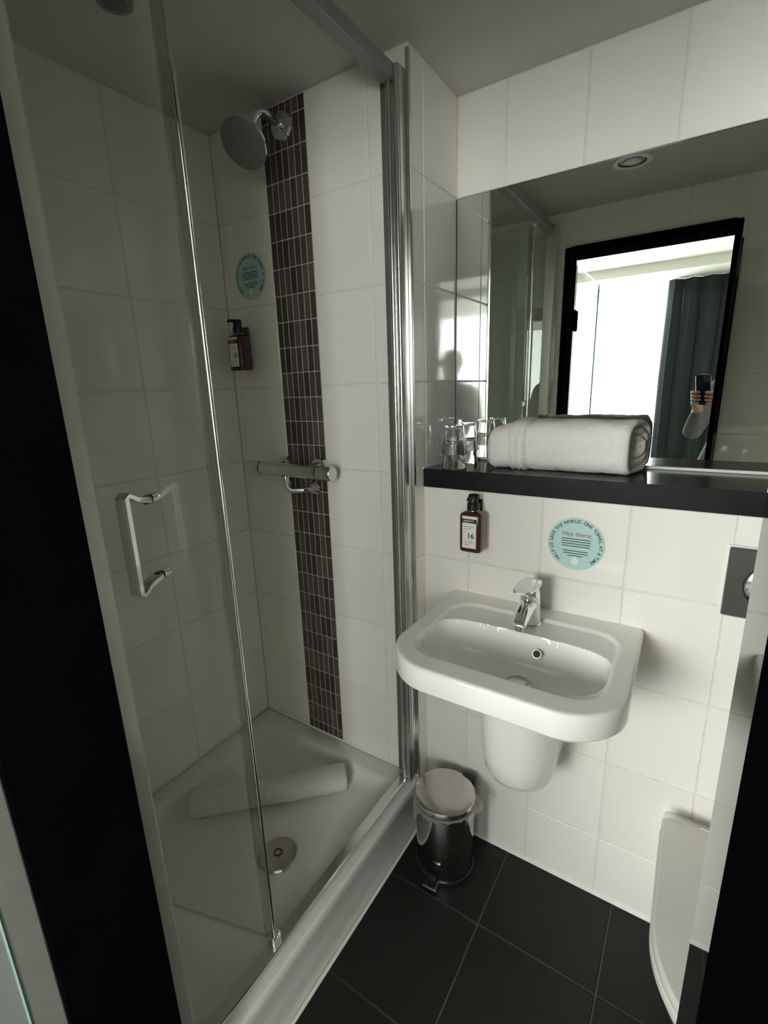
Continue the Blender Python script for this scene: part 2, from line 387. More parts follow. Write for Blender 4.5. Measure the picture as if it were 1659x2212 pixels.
# ------------------------------------------------------------------ bedroom behind the camera
struct(MB().box((XL - 0.1, YO - 0.012, 0), (0.029, YO - 0.0005, 2.19)).build('wall_dark_cover', pmat('dark_grey_cover', (0.06, 0.068, 0.062), 0.5, noise_amt=0.05), smooth=False), 'dark grey cover added over the wall outside the doorway')  # added cover, keeps the pale wall seen past the glass door dark
BZ, BXR = 2.40, 3.0
struct(MB().box((-2.2, -4.3, -0.06), (BXR, YO, -0.003)).build('floor_bedroom', 'carpet', smooth=False), 'grey bedroom carpet outside the doorway')
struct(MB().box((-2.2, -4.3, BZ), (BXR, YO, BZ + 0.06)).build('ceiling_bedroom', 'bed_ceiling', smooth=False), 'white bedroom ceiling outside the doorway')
struct(MB().box((-2.3, -4.3, 0), (-2.2, YO, BZ)).build('wall_bedroom_left', 'bed_paint', smooth=False), 'bedroom side wall by the left window')
struct(MB().box((BXR, -4.3, 0), (BXR + 0.1, YO, BZ)).build('wall_bedroom_right', 'bed_paint', smooth=False), 'bedroom side wall by the right window')
mb = MB(); mb.box((-2.2, YO - 0.002, ZC), (BXR, YO + 0.04, BZ)); mb.box((-2.2, YO - 0.002, 0), (XL - 0.1, YO + 0.04, ZC)); mb.box((XR + 0.1, YO - 0.002, 0), (BXR, YO + 0.04, ZC))
struct(mb.build('wall_bedroom_front', 'bed_paint', smooth=False), 'bedroom wall around the bathroom block')
WZ0, WZ1 = 0.28, 2.28
WINS = ((-1.5, 0.45, 'bedroom window behind the left sheer curtain'), (0.94, 2.3, 'bedroom window behind the right sheer curtain'))
mb = MB(); xs = [-2.3] + [x for wi in WINS for x in wi[:2]] + [BXR + 0.1]
for k in range(0, len(xs), 2): mb.box((xs[k], -4.40, 0), (xs[k + 1], -4.30, BZ))
for x0, x1, _ in WINS: mb.box((x0, -4.40, 0), (x1, -4.30, WZ0)); mb.box((x0, -4.40, WZ1), (x1, -4.30, BZ))
struct(mb.build('wall_window', 'bed_paint', smooth=False), 'bedroom wall with two windows')
wg = thin_glass('window_glass', (0.98, 0.985, 0.985))
for k, (WX0, WX1, lab) in enumerate(WINS):
    wn = bpy.data.objects.new('window_%d' % (k + 1), None); COL.objects.link(wn); wn.location = ((WX0 + WX1) / 2, -4.36, WZ0); struct(wn, lab)
    for a, b in (((WX0, -4.38, WZ0), (WX0 + 0.04, -4.33, WZ1)), ((WX1 - 0.04, -4.38, WZ0), (WX1, -4.33, WZ1)), ((WX0 + 0.04, -4.38, WZ0), (WX1 - 0.04, -4.33, WZ0 + 0.04)), ((WX0 + 0.04, -4.38, WZ1 - 0.04), (WX1 - 0.04, -4.33, WZ1))):
        part('window_frame', MB().box(a, b), 'white_metal', wn, smooth=False)
    part('pane', MB().box((WX0 + 0.04, -4.36, WZ0 + 0.04), (WX1 - 0.04, -4.354, WZ1 - 0.04)), wg, wn, smooth=False)
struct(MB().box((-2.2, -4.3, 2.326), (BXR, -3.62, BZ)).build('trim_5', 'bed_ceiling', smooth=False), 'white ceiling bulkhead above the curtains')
def pleated(name, x0, x1, z0, z1, y, amp, per, mat, label, cat, th=0.0):
    n = int((x1 - x0) / per * 14); rings = []
    nz_ = 8; vs = []; fs = []
    for k in range(nz_ + 1):
        z = z0 + (z1 - z0) * k / nz_
        for i in range(n + 1):
            x = x0 + (x1 - x0) * i / n
            ph = 2 * math.pi * (x - x0) / per + 1.3 * noise.noise(Vector((x * 3, 0.3, 5)))
            am = amp * (0.75 + 0.5 * noise.noise(Vector((x * 7, z * 0.6, 1))))
            vs.append((x + 0.3 * amp * math.sin(2 * ph) + 0.01 * noise.noise(Vector((x * 4, z, 2))), y + am * math.sin(ph), z))
    for k in range(nz_):
        for i in range(n): fs.append((k * (n + 1) + i, k * (n + 1) + i + 1, (k + 1) * (n + 1) + i + 1, (k + 1) * (n + 1) + i))
    mb = MB(); mb.add(vs, fs)
    ob = mb.build(name, mat, angle=180)
    if th: md = ob.modifiers.new('thick', 'SOLIDIFY'); md.thickness = th
    return tag(ob, label, cat)
pleated('sheer_curtain', -1.75, 0.30, 0.03, 2.322, -4.13, 0.022, 0.11, 'sheer', 'white sheer curtain on the bright window left of the dark curtain', 'curtain')
pleated('sheer_curtain', 1.02, 2.45, 0.03, 2.322, -4.13, 0.022, 0.11, 'sheer', 'white sheer curtain on the bright window right of the dark curtain', 'curtain')
pleated('blackout_curtain', 0.27, 1.08, 0.03, 2.322, -4.06, 0.045, 0.15, 'curtain', 'dark green blackout curtain hanging between two sheer curtains', 'curtain', 0.004)
def downlight(name, x, y, z, r, label):
    t = thing(name, (x, y, z), label, 'ceiling light')
    part('ring', MB().lathe([(r * 0.70, 0.0), (r * 0.72, -0.006), (r * 0.96, -0.006), (r, -0.003), (r, 0.0)], (x, y, z), 48, cap0=False, cap1=False), 'white_metal', t)
    part('baffle', MB().lathe([(r * 0.45, 0.006), (r * 0.71, -0.003), (r * 0.72, 0.0)], (x, y, z - 0.0), 48, cap0=True, cap1=False), 'hole', t)
    part('lens', MB().lathe([(r * 0.46, -0.002), (r * 0.40, -0.006), (r * 0.15, -0.009)], (x, y, z), 40), 'lamp_glass', t)
    return t
downlight('recessed_downlight', 0.345, -0.745, ZC, 0.066, 'white ringed recessed downlight in the bathroom ceiling')
downlight('recessed_downlight', -0.17, -3.2, BZ, 0.048, 'small recessed downlight in the bedroom ceiling')
VX, VY = -0.414, -0.712
t = thing('ceiling_vent', (VX, VY, ZC), 'small round dark air vent in the ceiling over the shower', 'vent')
part('ring', MB().lathe([(0.024, 0), (0.025, -0.006), (0.034, -0.006), (0.036, 0)], (VX, VY, ZC), 40, cap0=False, cap1=False), 'grey_seal', t)
part('valve_plate', MB().lathe([(0.022, -0.003), (0.022, -0.008), (0.015, -0.011), (0.003, -0.012)], (VX, VY, ZC), 40), 'hole', t)

# ------------------------------------------------------------------ mirror and shelf
t = thing('wall_mirror', (0.6, -0.004, 1.213), 'large frameless wall mirror above the black shelf', 'mirror')
part('mirror_glass', MB().box((0.004, -0.0055, 1.2165), (XR - 0.004, -0.0005, 1.9455)), 'mirror', t, smooth=False)
part('sealant_bead', MB().tube([(0.0, -0.0065, 1.2135), (XR, -0.0065, 1.2135)], 0.0042, 8), 'silicone', t)
part('edge_trim', MB().box((0.0, -0.0065, 1.9458), (XR, -0.0005, 1.9476)), 'chrome', t, smooth=False)
part('edge_trim', MB().box((0.0015, -0.0065, 1.2165), (0.0037, -0.0005, 1.9455)), 'black_plastic', t, smooth=False)
t = thing('shelf', (0.6, -0.11, 1.157), 'long black shelf below the mirror', 'shelf')
mb = MB(); mb.box((0.0025, -0.2201, 1.157), (XR, 0.0, 1.2095)); 
mb.mi = [0, 0, 1, 0, 0, 0]
part('board', mb, ['shelf', 'shelf_edge'], t, smooth=False)
part('sealant_bead', MB().tube([(0.0015, -0.2201, 1.2105), (0.0015, -0.003, 1.2105)], 0.003, 8), 'silicone', t)

# ------------------------------------------------------------------ basin
BX, BZ0 = 0.346, 0.857
def outl(i, z, dy=0.0):
    r = rrect(0.100 + i, 0.594 - i, -0.629 + i, YL - 0.0005 - dy, (max(0.11 - i, 0.02), max(0.11 - i, 0.02), 0.008, 0.008), z, 12)
    for p in r:      # slight bow of the sides and front
        f = (p.y - YL) / (-0.415)
        p.x += (p.x - BX) / 0.247 * 0.006 * math.sin(max(0, min(1, f)) * math.pi)
        if f > 0.5: p.y -= 0.010 * (f - 0.5) * 2 * (1 - min(1, abs(p.x - BX) / 0.24) ** 2) - 0.006
    return r
def sd_rr(x, y, x0, x1, y0, y1, r):
    cx, cy, hx, hy = (x0 + x1) / 2, (y0 + y1) / 2, (x1 - x0) / 2, (y1 - y0) / 2
    qx, qy = abs(x - cx) - hx + r, abs(y - cy) - hy + r
    return math.hypot(max(qx, 0), max(qy, 0)) + min(max(qx, qy), 0) - r
def basin_z(x, y):
    d1 = -sd_rr(x, y, 0.135, 0.560, -0.578, -0.272, 0.07)
    z = BZ0 - 0.007 * sstep(0.0, 0.012, d1)
    cx_, hx_ = 0.3475, 0.204
    y0_, yb_, yf_ = -0.452, -0.362, -0.572
    u = abs(x - cx_) / hx_
    v = (y - y0_) / (yb_ - y0_) if y > y0_ else (y0_ - y) / (y0_ - yf_)
    if y > y0_: q = u ** 3.6 + v ** 4.5
    else: q = u ** 3.6 + v ** 2.8
    if q < 1: z -= 0.094 * 1.30 * (1 - q) / (1 - q + 0.30)
    # fall to the waste
    return z
def resample(r, n=280):
    L_ = [0.0]
    for a_, b_ in zip(r, r[1:] + r[:1]): L_.append(L_[-1] + (b_ - a_).length)
    out = []; k = 0
    for i in range(n):
        t_ = L_[-1] * i / n
        while L_[k + 1] < t_: k += 1
        f_ = (t_ - L_[k]) / max(1e-9, L_[k + 1] - L_[k]); out.append(r[k].lerp(r[(k + 1) % len(r)], f_))
    return out
ring0 = resample(outl(0.010, BZ0))
cen = Vector((0.350, -0.445, 0))
steps = [1 - (k / 120.0) for k in range(0, 120)]
rings = []
for s_ in steps:
    rings.append([Vector((cen.x + (p.x - cen.x) * s_, cen.y + (p.y - cen.y) * s_, 0)) for p in ring0])
for r in rings:
    for p in r: p.z = basin_z(p.x, p.y)
under = [resample(r_) for r_ in (outl(0.10, 0.738, 0.0), outl(0.06, 0.752, 0.0), outl(0.022, 0.793), outl(0.006, 0.798), outl(0.0015, 0.801), outl(0.0, 0.805), outl(0.0, 0.8495), outl(0.0010, 0.8530), outl(0.0030, 0.8555), outl(0.006, 0.8567))]
t = thing('wash_basin', (BX, -0.42, 0.42), 'white ceramic wall-hung wash basin with semi pedestal', 'basin')
part('bowl', MB().loft(under + rings), 'ceramic', t, angle=50)
part('waste', MB().lathe([(0.031, -0.002), (0.031, 0.004), (0.027, 0.007), (0.010, 0.0085)], (0.362, -0.436, basin_z(0.362, -0.436)), 40), 'steel', t)
ovf = part('overflow', MB().disc((0.388, -0.3785, 0.8125), (0, -0.80, 0.6), 0.011, 0.006, 32), 'chrome', t)
part('overflow_hole', MB().disc((0.388, -0.3805, 0.8145), (0, -0.80, 0.6), 0.0085, 0.0045, 32), 'hole', ovf)
# semi pedestal
def ped(zb, hw, fy, r):
    return rrect(BX - hw, BX + hw, fy, YL - 0.0005, (r, r, 0.004, 0.004), zb, 12)
rings = [ped(0.418, 0.035, -0.335, 0.034), ped(0.419, 0.055, -0.372, 0.054), ped(0.424, 0.068, -0.396, 0.066), ped(0.437, 0.080, -0.415, 0.078), ped(0.462, 0.088, -0.430, 0.085), ped(0.51, 0.0935, -0.440, 0.088), ped(0.60, 0.098, -0.449, 0.090), ped(0.752, 0.101, -0.456, 0.090)]
part('semi_pedestal', MB().loft(rings), 'ceramic', t, angle=50)

# basin mixer tap
TX, TY = 0.345, -0.300
t = thing('basin_mixer_tap', (TX, TY, BZ0 - 0.007), 'chrome single-lever mixer tap on the wash basin', 'tap')
zb = BZ0 - 0.0075
def ell(cx, cy, z, a, b, tilt=0.0, n=32):
    return [Vector((cx + a * math.cos(2 * math.pi * i / n), cy + b * math.sin(2 * math.pi * i / n), z + tilt * b * math.sin(2 * math.pi * i / n))) for i in range(n)]
part('body', MB().loft([ell(TX, TY, zb, 0.0285, 0.0285), ell(TX, TY, zb + 0.004, 0.0285, 0.0285), ell(TX, TY, zb + 0.006, 0.0265, 0.027), ell(TX, TY - 0.001, zb + 0.035, 0.0245, 0.0275), ell(TX, TY - 0.004, zb + 0.068, 0.0235, 0.029), ell(TX, TY - 0.006, zb + 0.088, 0.0235, 0.029, -0.25), ell(TX, TY - 0.006, zb + 0.092, 0.022, 0.0275, -0.25)]), 'chrome', t)
sp = []
for k in range(9):
    f = k / 8.0
    cy = TY - 0.010 - 0.084 * f; cz = zb + 0.056 - 0.016 * f * f - 0.004 * f
    a = 0.0212 - 0.003 * f; b = 0.0210 - 0.0070 * f
    tl = math.radians(8 + 34 * f)
    sp.append([Vector((TX + a * math.cos(2 * math.pi * i / 28), cy - b * math.sin(2 * math.pi * i / 28) * math.sin(tl), cz + b * math.sin(2 * math.pi * i / 28) * math.cos(tl))) for i in range(28)])
part('spout', MB().loft(sp), 'chrome', t)
part('aerator', MB().lathe([(0.0105, 0), (0.011, 0.002), (0.011, 0.010)], (TX, TY - 0.087, zb + 0.020), 28), 'satin', t)
lv = []
for f, hw, th in ((0, 0.014, 0.010), (0.03, 0.022, 0.013), (0.2, 0.0260, 0.014), (0.45, 0.0262, 0.012), (0.8, 0.0235, 0.009), (0.95, 0.019, 0.007), (1.0, 0.013, 0.005)):
    cy = TY + 0.022 - 0.112 * f; cz = zb + 0.106 + 0.012 * f - 0.004 * f * f
    lv.append([Vector((TX + p.x, cy, cz + p.y)) for p in rrect(-hw, hw, -th / 2, th / 2, min(th * 0.45, hw * 0.5), 0, 5)])
lever = part('lever', MB().loft(lv), 'chrome', t)
part('lever_neck', MB().loft([ell(TX, TY - 0.004, zb + 0.088, 0.021, 0.0255), ell(TX, TY - 0.003, zb + 0.106, 0.0205, 0.0245)]), 'chrome', lever)

# ------------------------------------------------------------------ text helper
_tc = {}
def text_geo(s, size, shear=0.0):
    k = (s, size, shear)
    if k in _tc: return _tc[k]
    cu = bpy.data.curves.new('t', 'FONT'); cu.body = s; cu.size = size; cu.shear = shear; cu.align_x = 'CENTER'; cu.align_y = 'BOTTOM_BASELINE'; cu.resolution_u = 3; cu.offset = size * (0.018 if shear == 0 else 0.0)
    ob = bpy.data.objects.new('t', cu); COL.objects.link(ob)
    dg = bpy.context.evaluated_depsgraph_get(); dg.update()
    me = bpy.data.meshes.new_from_object(ob.evaluated_get(dg))
    r = ([v.co.copy() for v in me.vertices], [tuple(p.vertices) for p in me.polygons])
    bpy.data.objects.remove(ob); bpy.data.curves.remove(cu); bpy.data.meshes.remove(me)
    _tc[k] = r
    return r
def put_text(mb, s, size, cx, cz, ang=0.0, y=0.0, shear=0.0):
    vs, fs = text_geo(s, size, shear); c, sn = math.cos(ang), math.sin(ang)
    mb.add([(cx + v.x * c - v.y * sn, y, cz + v.x * sn + v.y * c) for v in vs], fs)

# ------------------------------------------------------------------ stickers
def bar(mb, x0, x1, z0, z1, y): mb.add([(x0, y, z0), (x1, y, z0), (x1, y, z1), (x0, y, z1)], [(0, 1, 2, 3)])
def make_sticker(loc, label, cat, group):
    t = thing('round_sticker', loc, label, cat, group)
    R = 0.0675; L = Vector(loc)
    part('disc', MB().lathe([(R, 0), (R, 0.0006), (R - 0.0003, 0.0009)], loc, 72, 'Y'), 'teal', t)
    yy = loc[1] - 0.0012
    mb = MB(); s = 'HELP US SAVE THE WORLD. ONE TOWEL AT A TIME'
    adv = {' ': 0.55, 'I': 0.5, '.': 0.5, 'W': 1.35, 'M': 1.25, 'O': 1.15}
    tot = sum(adv.get(c, 1.0) for c in s); a = 230.0; sweep = 282.0
    for c in s:
        wd = adv.get(c, 1.0) / tot * sweep; am = math.radians(a - wd / 2)
        if c != ' ': put_text(mb, c, 0.0118, loc[0] + 0.0545 * math.cos(am), loc[2] + 0.0545 * math.sin(am), am - math.pi / 2, yy)
        a -= wd
    part('ring_text', mb, 'teal_ink', t, smooth=False)
    mb = MB(); put_text(mb, 'Hey there,', 0.0165, loc[0] + 0.001, loc[2] + 0.020, 0.0, yy, 0.35)
    part('greeting_text', mb, 'red_ink', t, smooth=False)
    mb = MB()
    for k, (hw, sh) in enumerate(((0.034, 0), (0.0345, 0.0005), (0.034, 0), (0.033, 0.001), (0, 0), (0.030, 0), (0.029, 0.001), (0.018, 0))):
        if hw: bar(mb, loc[0] - hw + sh, loc[0] + hw + sh, loc[2] + 0.0115 - 0.0062 * k, loc[2] + 0.0137 - 0.0062 * k, yy)
    part('text_lines', mb, 'teal_ink', t, smooth=False)
    pts = []
    for i in range(24):
        an = 2 * math.pi * i / 24; r = 0.0088; x = r * math.sin(an) * (1.0 if math.cos(an) < 0.2 else 1 - 0.75 * (math.cos(an) - 0.2)); z = r * math.cos(an) * (1.0 if math.cos(an) < 0 else 1.55)
        pts.append((loc[0] + x, yy, loc[2] - 0.045 + z))
    part('drop_symbol', MB().add(pts, [tuple(range(24))]), 'label', t, smooth=False)
    return t
make_sticker((0.425, YL - 0.0002, 1.045), 'round teal towel sticker above the wash basin tap', 'sticker', None)
make_sticker((-0.577, YS - 0.0002, 1.785), 'round teal towel sticker on the shower wall beside the mosaic', 'sticker', None)

# ------------------------------------------------------------------ soap dispensers
def make_dispenser(x, yw, z, label):
    y = yw - 0.0365
    t = thing('soap_dispenser', (x, y, z), label, 'soap dispenser')
    def rr(hw, hd, zz, r): return rrect(x - hw, x + hw, y - hd, y + hd, r, z + zz, 8)
    part('bottle', MB().loft([rr(0.028, 0.022, 0.0, 0.010), rr(0.0305, 0.0245, 0.003, 0.012), rr(0.031, 0.025, 0.008, 0.012), rr(0.031, 0.025, 0.098, 0.012), rr(0.0295, 0.0235, 0.104, 0.012), rr(0.022, 0.019, 0.1085, 0.013), rr(0.0145, 0.0145, 0.111, 0.0143), rr(0.0135, 0.0135, 0.118, 0.0133)]), 'amber', t, angle=40)
    p = part('pump', MB().lathe([(0.0155, 0.112), (0.0165, 0.113), (0.0165, 0.130), (0.0150, 0.132), (0.0135, 0.134), (0.0135, 0.152), (0.012, 0.1545)], (x, y, z), 32), 'black_plastic', t)
    part('nozzle', MB().tube([(x, y, z + 0.1485), (x, y - 0.022, z + 0.1500), (x, y - 0.033, z + 0.1485), (x, y - 0.037, z + 0.1455)], [0.0062, 0.0055, 0.0042, 0.0036], 14), 'black_plastic', p)
    part('collar_ring', MB().lathe([(0.0172, 0.1108), (0.0178, 0.1115), (0.0172, 0.1130)], (x, y, z), 32), 'chrome', p)
    part('wall_bracket', MB().box((x - 0.010, y + 0.010, z + 0.108), (x + 0.010, yw, z + 0.128), 0.002), 'black_plastic', t)
    part('wall_plate', MB().box((x - 0.012, yw - 0.005, z + 0.02), (x + 0.012, yw - 0.0002, z + 0.135), 0.001), 'black_plastic', t)
    fy = y - 0.0254
    lb = part('label_strip', MB().box((x - 0.0195, fy - 0.0004, z + 0.093), (x + 0.0195, fy + 0.0003, z + 0.1005)), 'label', t, smooth=False)
    band = part('label_band', MB().box((x - 0.0195, fy - 0.0003, z + 0.0825), (x + 0.0195, fy + 0.0003, z + 0.0925)), 'ink', t, smooth=False)
    mb = MB()
    random.seed(3)
    for zz, n, h in ((0.0868, 11, 0.0028), (0.0838, 9, 0.0012)):
        xx = x - 0.016
        for k in range(n):
            wd = 0.0018 if h > 0.002 else 0.0012; bar(mb, xx, xx + wd, z + zz, z + zz + h * (0.75 + 0.25 * (k % 2)), fy - 0.0006); xx += wd + 0.0009
    part('band_print', mb, 'label', band, smooth=False)
    paper = part('label_paper', MB().box((x - 0.0195, fy - 0.0004, z + 0.012), (x + 0.0195, fy + 0.0003, z + 0.0818)), 'label', t, smooth=False)
    mb = MB(); put_text(mb, '16', 0.0205, x + 0.004, z + 0.040, 0, fy - 0.0007)
    part('number', mb, 'ink', paper, smooth=False)
    mb = MB()
    for zz, xa, xb in ((0.0715, -0.016, 0.013), (0.0655, -0.016, 0.006), (0.0560, -0.017, -0.012), (0.0350, -0.017, -0.012), (0.0320, 0.0, 0.010), (0.0275, -0.014, 0.012), (0.0225, -0.012, 0.001), (0.0195, -0.012, -0.001)):
        bar(mb, x + xa, x + xb, z + zz, z + zz + 0.0013, fy - 0.0006)
    part('small_print', mb, 'ink_grey', paper, smooth=False)
    return t
make_dispenser(0.168, YL, 1.000, 'amber soap pump bottle with number 16 label under the black shelf')
make_dispenser(-0.617, YS, 1.505, 'amber soap pump bottle on the shower wall under the sticker')

# ------------------------------------------------------------------ towel on the shelf
def make_towel():
    nx, nv = 130, 72; x0, x1 = 0.156, 0.520; hd, hh = 0.078, 0.066; cy, z0 = -0.094, 1.2098
    rings = []
    def ring(x, s, k):
        rg = []
        f = (x - x0) / (x1 - x0)
        top = hh * (0.84 + 0.16 * sstep(0.0, 0.30, f)) * s
        for i in range(nv):
            a = 2 * math.pi * i / nv; e = 2 / 3.2
            c, sn = math.cos(a), math.sin(a)
            y = hd * s * math.copysign(abs(c) ** e, c); z = top * math.copysign(abs(sn) ** e, sn)
            n_ = noise.noise(Vector((x * 14, y * 16, z * 16))) * 0.004 + noise.noise(Vector((x * 60, y * 60, z * 60 + 9))) * 0.0014
            for bx in (0.238, 0.254, 0.270): n_ += 0.0055 * math.exp(-((x - bx - 0.10 * (y + 0.02) * 0.3) / 0.0042) ** 2)
            n_ += -0.003 * (math.exp(-((x - 0.229) / 0.004) ** 2) + math.exp(-((x - 0.281) / 0.005) ** 2)) - 0.0035 * math.exp(-((x - 0.315 - 0.5 * abs(z - 0.02)) / 0.010) ** 2) * max(0.0, -y / hd)
            rr = 1 + n_ / 0.07 * (1 if s > 0.3 else 0.3)
            zz = z0 + hh * (0.84 + 0.16 * sstep(0.0, 0.30, f)) + z * rr
            zz = max(zz, z0 + 0.0005 * (1 + math.sin(40 * x)))
            rg.append(Vector((x + (0.016 * (y + 0.01) / hd if f > 0.9 else 0.016 * (y + 0.01) / hd * max(0, (f - 0.5) / 0.4)), cy + y * rr, zz)))
        return rg
    for k in range(10):      # rounded left end
        f = k / 10.0; s = math.sqrt(1 - (1 - f) ** 2) if k else 0.06
        rings.append(ring(x0 + 0.034 * f, 0.06 + 0.94 * s, k))
    for k in range(nx + 1):
        rings.append(ring(x0 + 0.034 + (x1 - x0 - 0.034) * k / nx, 1.0, k))
    main = MB().loft(rings, True, False)
    # right end: spiral of folded layers
    last = rings[-1]; cen = sum(last, Vector()) / nv; prev = [p.copy() for p in last]
    ends = [last]
    for s, dx in ((0.97, 0.008), (0.90, 0.012), (0.80, 0.011), (0.76, 0.001), (0.72, -0.002), (0.67, 0.006), (0.57, 0.009), (0.50, 0.006), (0.47, -0.004), (0.43, -0.005), (0.38, 0.004), (0.28, 0.007), (0.20, 0.004), (0.16, -0.005), (0.05, -0.006)):
        ends.append([Vector((p.x * s + cen.x * (1 - s) + dx + (p.x - cen.x) * (1 - s), cen.y + (p.y - cen.y) * s, cen.z + (p.z - cen.z) * s + 0.002 * math.sin(i * 0.4 + s * 20))) for i, p in enumerate(last)])
    main.loft(ends, False, True)
    return main
o = make_towel().build('folded_towel', 'towel', angle=180, loc=(0.34, -0.095, 1.21))
tag(o, 'rolled white terry towel lying on the black shelf', 'towel')

# ------------------------------------------------------------------ tumblers on the shelf (upside down, stacked in pairs)
def tumbler_prof():
    return [(0.0352, 0.0), (0.0355, 0.0006), (0.0262, 0.0760), (0.0245, 0.0785), (0.001, 0.0785), (0.001, 0.0720), (0.0232, 0.0715), (0.0246, 0.0700), (0.0337, 0.0006)]
def tumbler(loc, label, group):
    pr = tumbler_prof(); seg = 48
    mb = MB(); rings = [[Vector((loc[0] + r * math.cos(2 * math.pi * i / seg), loc[1] + r * math.sin(2 * math.pi * i / seg), loc[2] + h)) for i in range(seg)] for r, h in pr]
    rings.append(rings[0])
    mb.loft(rings, False, False)
    return tag(mb.build('glass_tumbler', 'glass', angle=50, loc=loc), label, 'glass', group)
for (x, y), nm in (((0.078, -0.176), 'at the shelf front'), ((0.074, -0.082), 'near the mirror')):
    tumbler((x, y, 1.2098), 'upside-down clear tumbler %s, lower of its stack' % nm, 'upside-down tumblers on the shelf')
    tumbler((x, y, 1.2498), 'upside-down clear tumbler %s, upper of its stack' % nm, 'upside-down tumblers on the shelf')

# ------------------------------------------------------------------ flush plate and toilet
t = thing('flush_plate', (0.856, YL - 0.002, 0.934), 'dark grey flush plate with round buttons above the toilet', 'flush plate')
part('plate', MB().box((0.733, YL - 0.011, 0.9345), (0.979, YL - 0.0004, 1.0885), 0.002), 'gunmetal', t)
part('surround', MB().box((0.730, YL - 0.003, 0.931), (0.982, YL - 0.0002, 1.092), 0.001), 'silicone', t)
bt = part('button', MB().lathe([(0.046, 0.009), (0.046, 0.012), (0.044, 0.0135), (0.02, 0.0145)], (0.812, YL, 1.010), 48, 'Y'), 'chrome', t)
part('button_ring', MB().lathe([(0.046, 0.010), (0.0465, 0.0125), (0.049, 0.0125), (0.0495, 0.010)], (0.812, YL, 1.010), 48, 'Y', False, False), 'black_plastic', bt)
part('button', MB().lathe([(0.028, 0.009), (0.028, 0.012), (0.026, 0.0135), (0.01, 0.0145)], (0.905, YL, 1.010), 48, 'Y'), 'chrome', t)
t = thing('toilet', (0.856, -0.45, 0.1), 'white wall-hung toilet with closed lid below the flush plate', 'toilet')
def dshape(hw, yb, yf, z, n=40, rb=0.02, straight=0.56):
    cx = 0.856; ym = yb + (yf - yb) * straight; out = []
    for i in range(n + 1):
        a = math.pi * i / n
        out.append(Vector((cx - hw * math.cos(a), ym + (yf - ym) * math.sin(a) ** 0.9, z)))
    m = 6
    for i in range(m + 1):
        a = math.radians(90 * i / m); out.append(Vector((cx + hw - rb + rb * math.cos(a), yb - rb + rb * math.sin(a), z)))
    for i in range(m + 1):
        a = math.radians(90 + 90 * i / m); out.append(Vector((cx - hw + rb + rb * math.cos(a), yb - rb + rb * math.sin(a), z)))
    return out
YT = YL - 0.0005
part('bowl', MB().loft([dshape(0.09, YT, -0.46, 0.095, straight=0.6), dshape(0.10, YT, -0.50, 0.10, straight=0.6), dshape(0.125, YT, -0.56, 0.15), dshape(0.150, YT, -0.64, 0.23), dshape(0.170, YT, -0.71, 0.31), dshape(0.176, YT, -0.735, 0.355), dshape(0.175, YT, -0.735, 0.372), dshape(0.170, YT, -0.730, 0.376)]), 'ceramic', t, angle=50)
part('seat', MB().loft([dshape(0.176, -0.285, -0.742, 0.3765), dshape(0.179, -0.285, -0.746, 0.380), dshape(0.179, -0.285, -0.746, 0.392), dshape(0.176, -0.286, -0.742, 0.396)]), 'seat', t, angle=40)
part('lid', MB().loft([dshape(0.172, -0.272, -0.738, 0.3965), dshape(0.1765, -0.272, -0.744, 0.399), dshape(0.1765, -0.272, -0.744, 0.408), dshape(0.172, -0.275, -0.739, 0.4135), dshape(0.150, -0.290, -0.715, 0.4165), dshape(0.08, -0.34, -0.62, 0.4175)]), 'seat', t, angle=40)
for s in (-1, 1):
    part('hinge', MB().lathe([(0.011, -0.025), (0.012, -0.023), (0.012, 0.023), (0.011, 0.025)], (0.856 + s * 0.075, -0.262, 0.390), 24, 'X'), 'chrome', t)

# ------------------------------------------------------------------ pedal bin
BC = (0.130, -0.342)
t = thing('pedal_bin', (BC[0], BC[1], 0), 'polished steel pedal bin with clear liner under the basin', 'bin')
part('body', MB().lathe([(0.086, 0.012), (0.087, 0.014), (0.087, 0.228), (0.086, 0.231)], (BC[0], BC[1], 0), 64), 'steel_body', t)
part('base_ring', MB().lathe([(0.088, 0.0), (0.0895, 0.002), (0.0895, 0.013), (0.087, 0.016)], (BC[0], BC[1], 0), 64), 'black_plastic', t)
part('rim', MB().lathe([(0.087, 0.229), (0.0905, 0.231), (0.0905, 0.240), (0.088, 0.242)], (BC[0], BC[1], 0), 64), 'black_plastic', t)
part('lid', MB().lathe([(0.0890, 0.2425), (0.0905, 0.2445), (0.0905, 0.2535), (0.0880, 0.2590), (0.082, 0.2615), (0.05, 0.2655), (0.004, 0.2670)], (BC[0], BC[1], 0), 64), 'steel', t)
part('hinge', MB().box((BC[0] + 0.018, BC[1] + 0.075, 0.225), (BC[0] + 0.060, BC[1] + 0.100, 0.262), 0.004), 'black_plastic', t)
pd = Vector((0.05, -1, 0)).normalized(); pr_ = Vector((pd.y, -pd.x, 0))
c0 = Vector((BC[0], BC[1], 0)) + pd * 0.100
pp = [c0 + pr_ * sx * 0.021 + pd * sy * 0.017 for sx, sy in ((-1, -1), (1, -1), (1, 1), (-1, 1))]
ped_ = part('pedal', MB().loft([[Vector((p.x, p.y, 0.010)) for p in pp], [Vector((p.x, p.y, 0.016)) for p in pp]]), 'black_plastic', t, smooth=False)
q0 = c0 + pd * 0.017
part('pedal_edge', MB().tube([q0 + pr_ * -0.021 + Vector((0, 0, 0.0145)), q0 + pr_ * 0.021 + Vector((0, 0, 0.0145))], 0.0030, 10), 'chrome', ped_)
part('pedal_arm', MB().box((BC[0] - 0.008, BC[1] - 0.10, 0.010), (BC[0] + 0.016, BC[1] - 0.085, 0.030), 0.002), 'black_plastic', t)
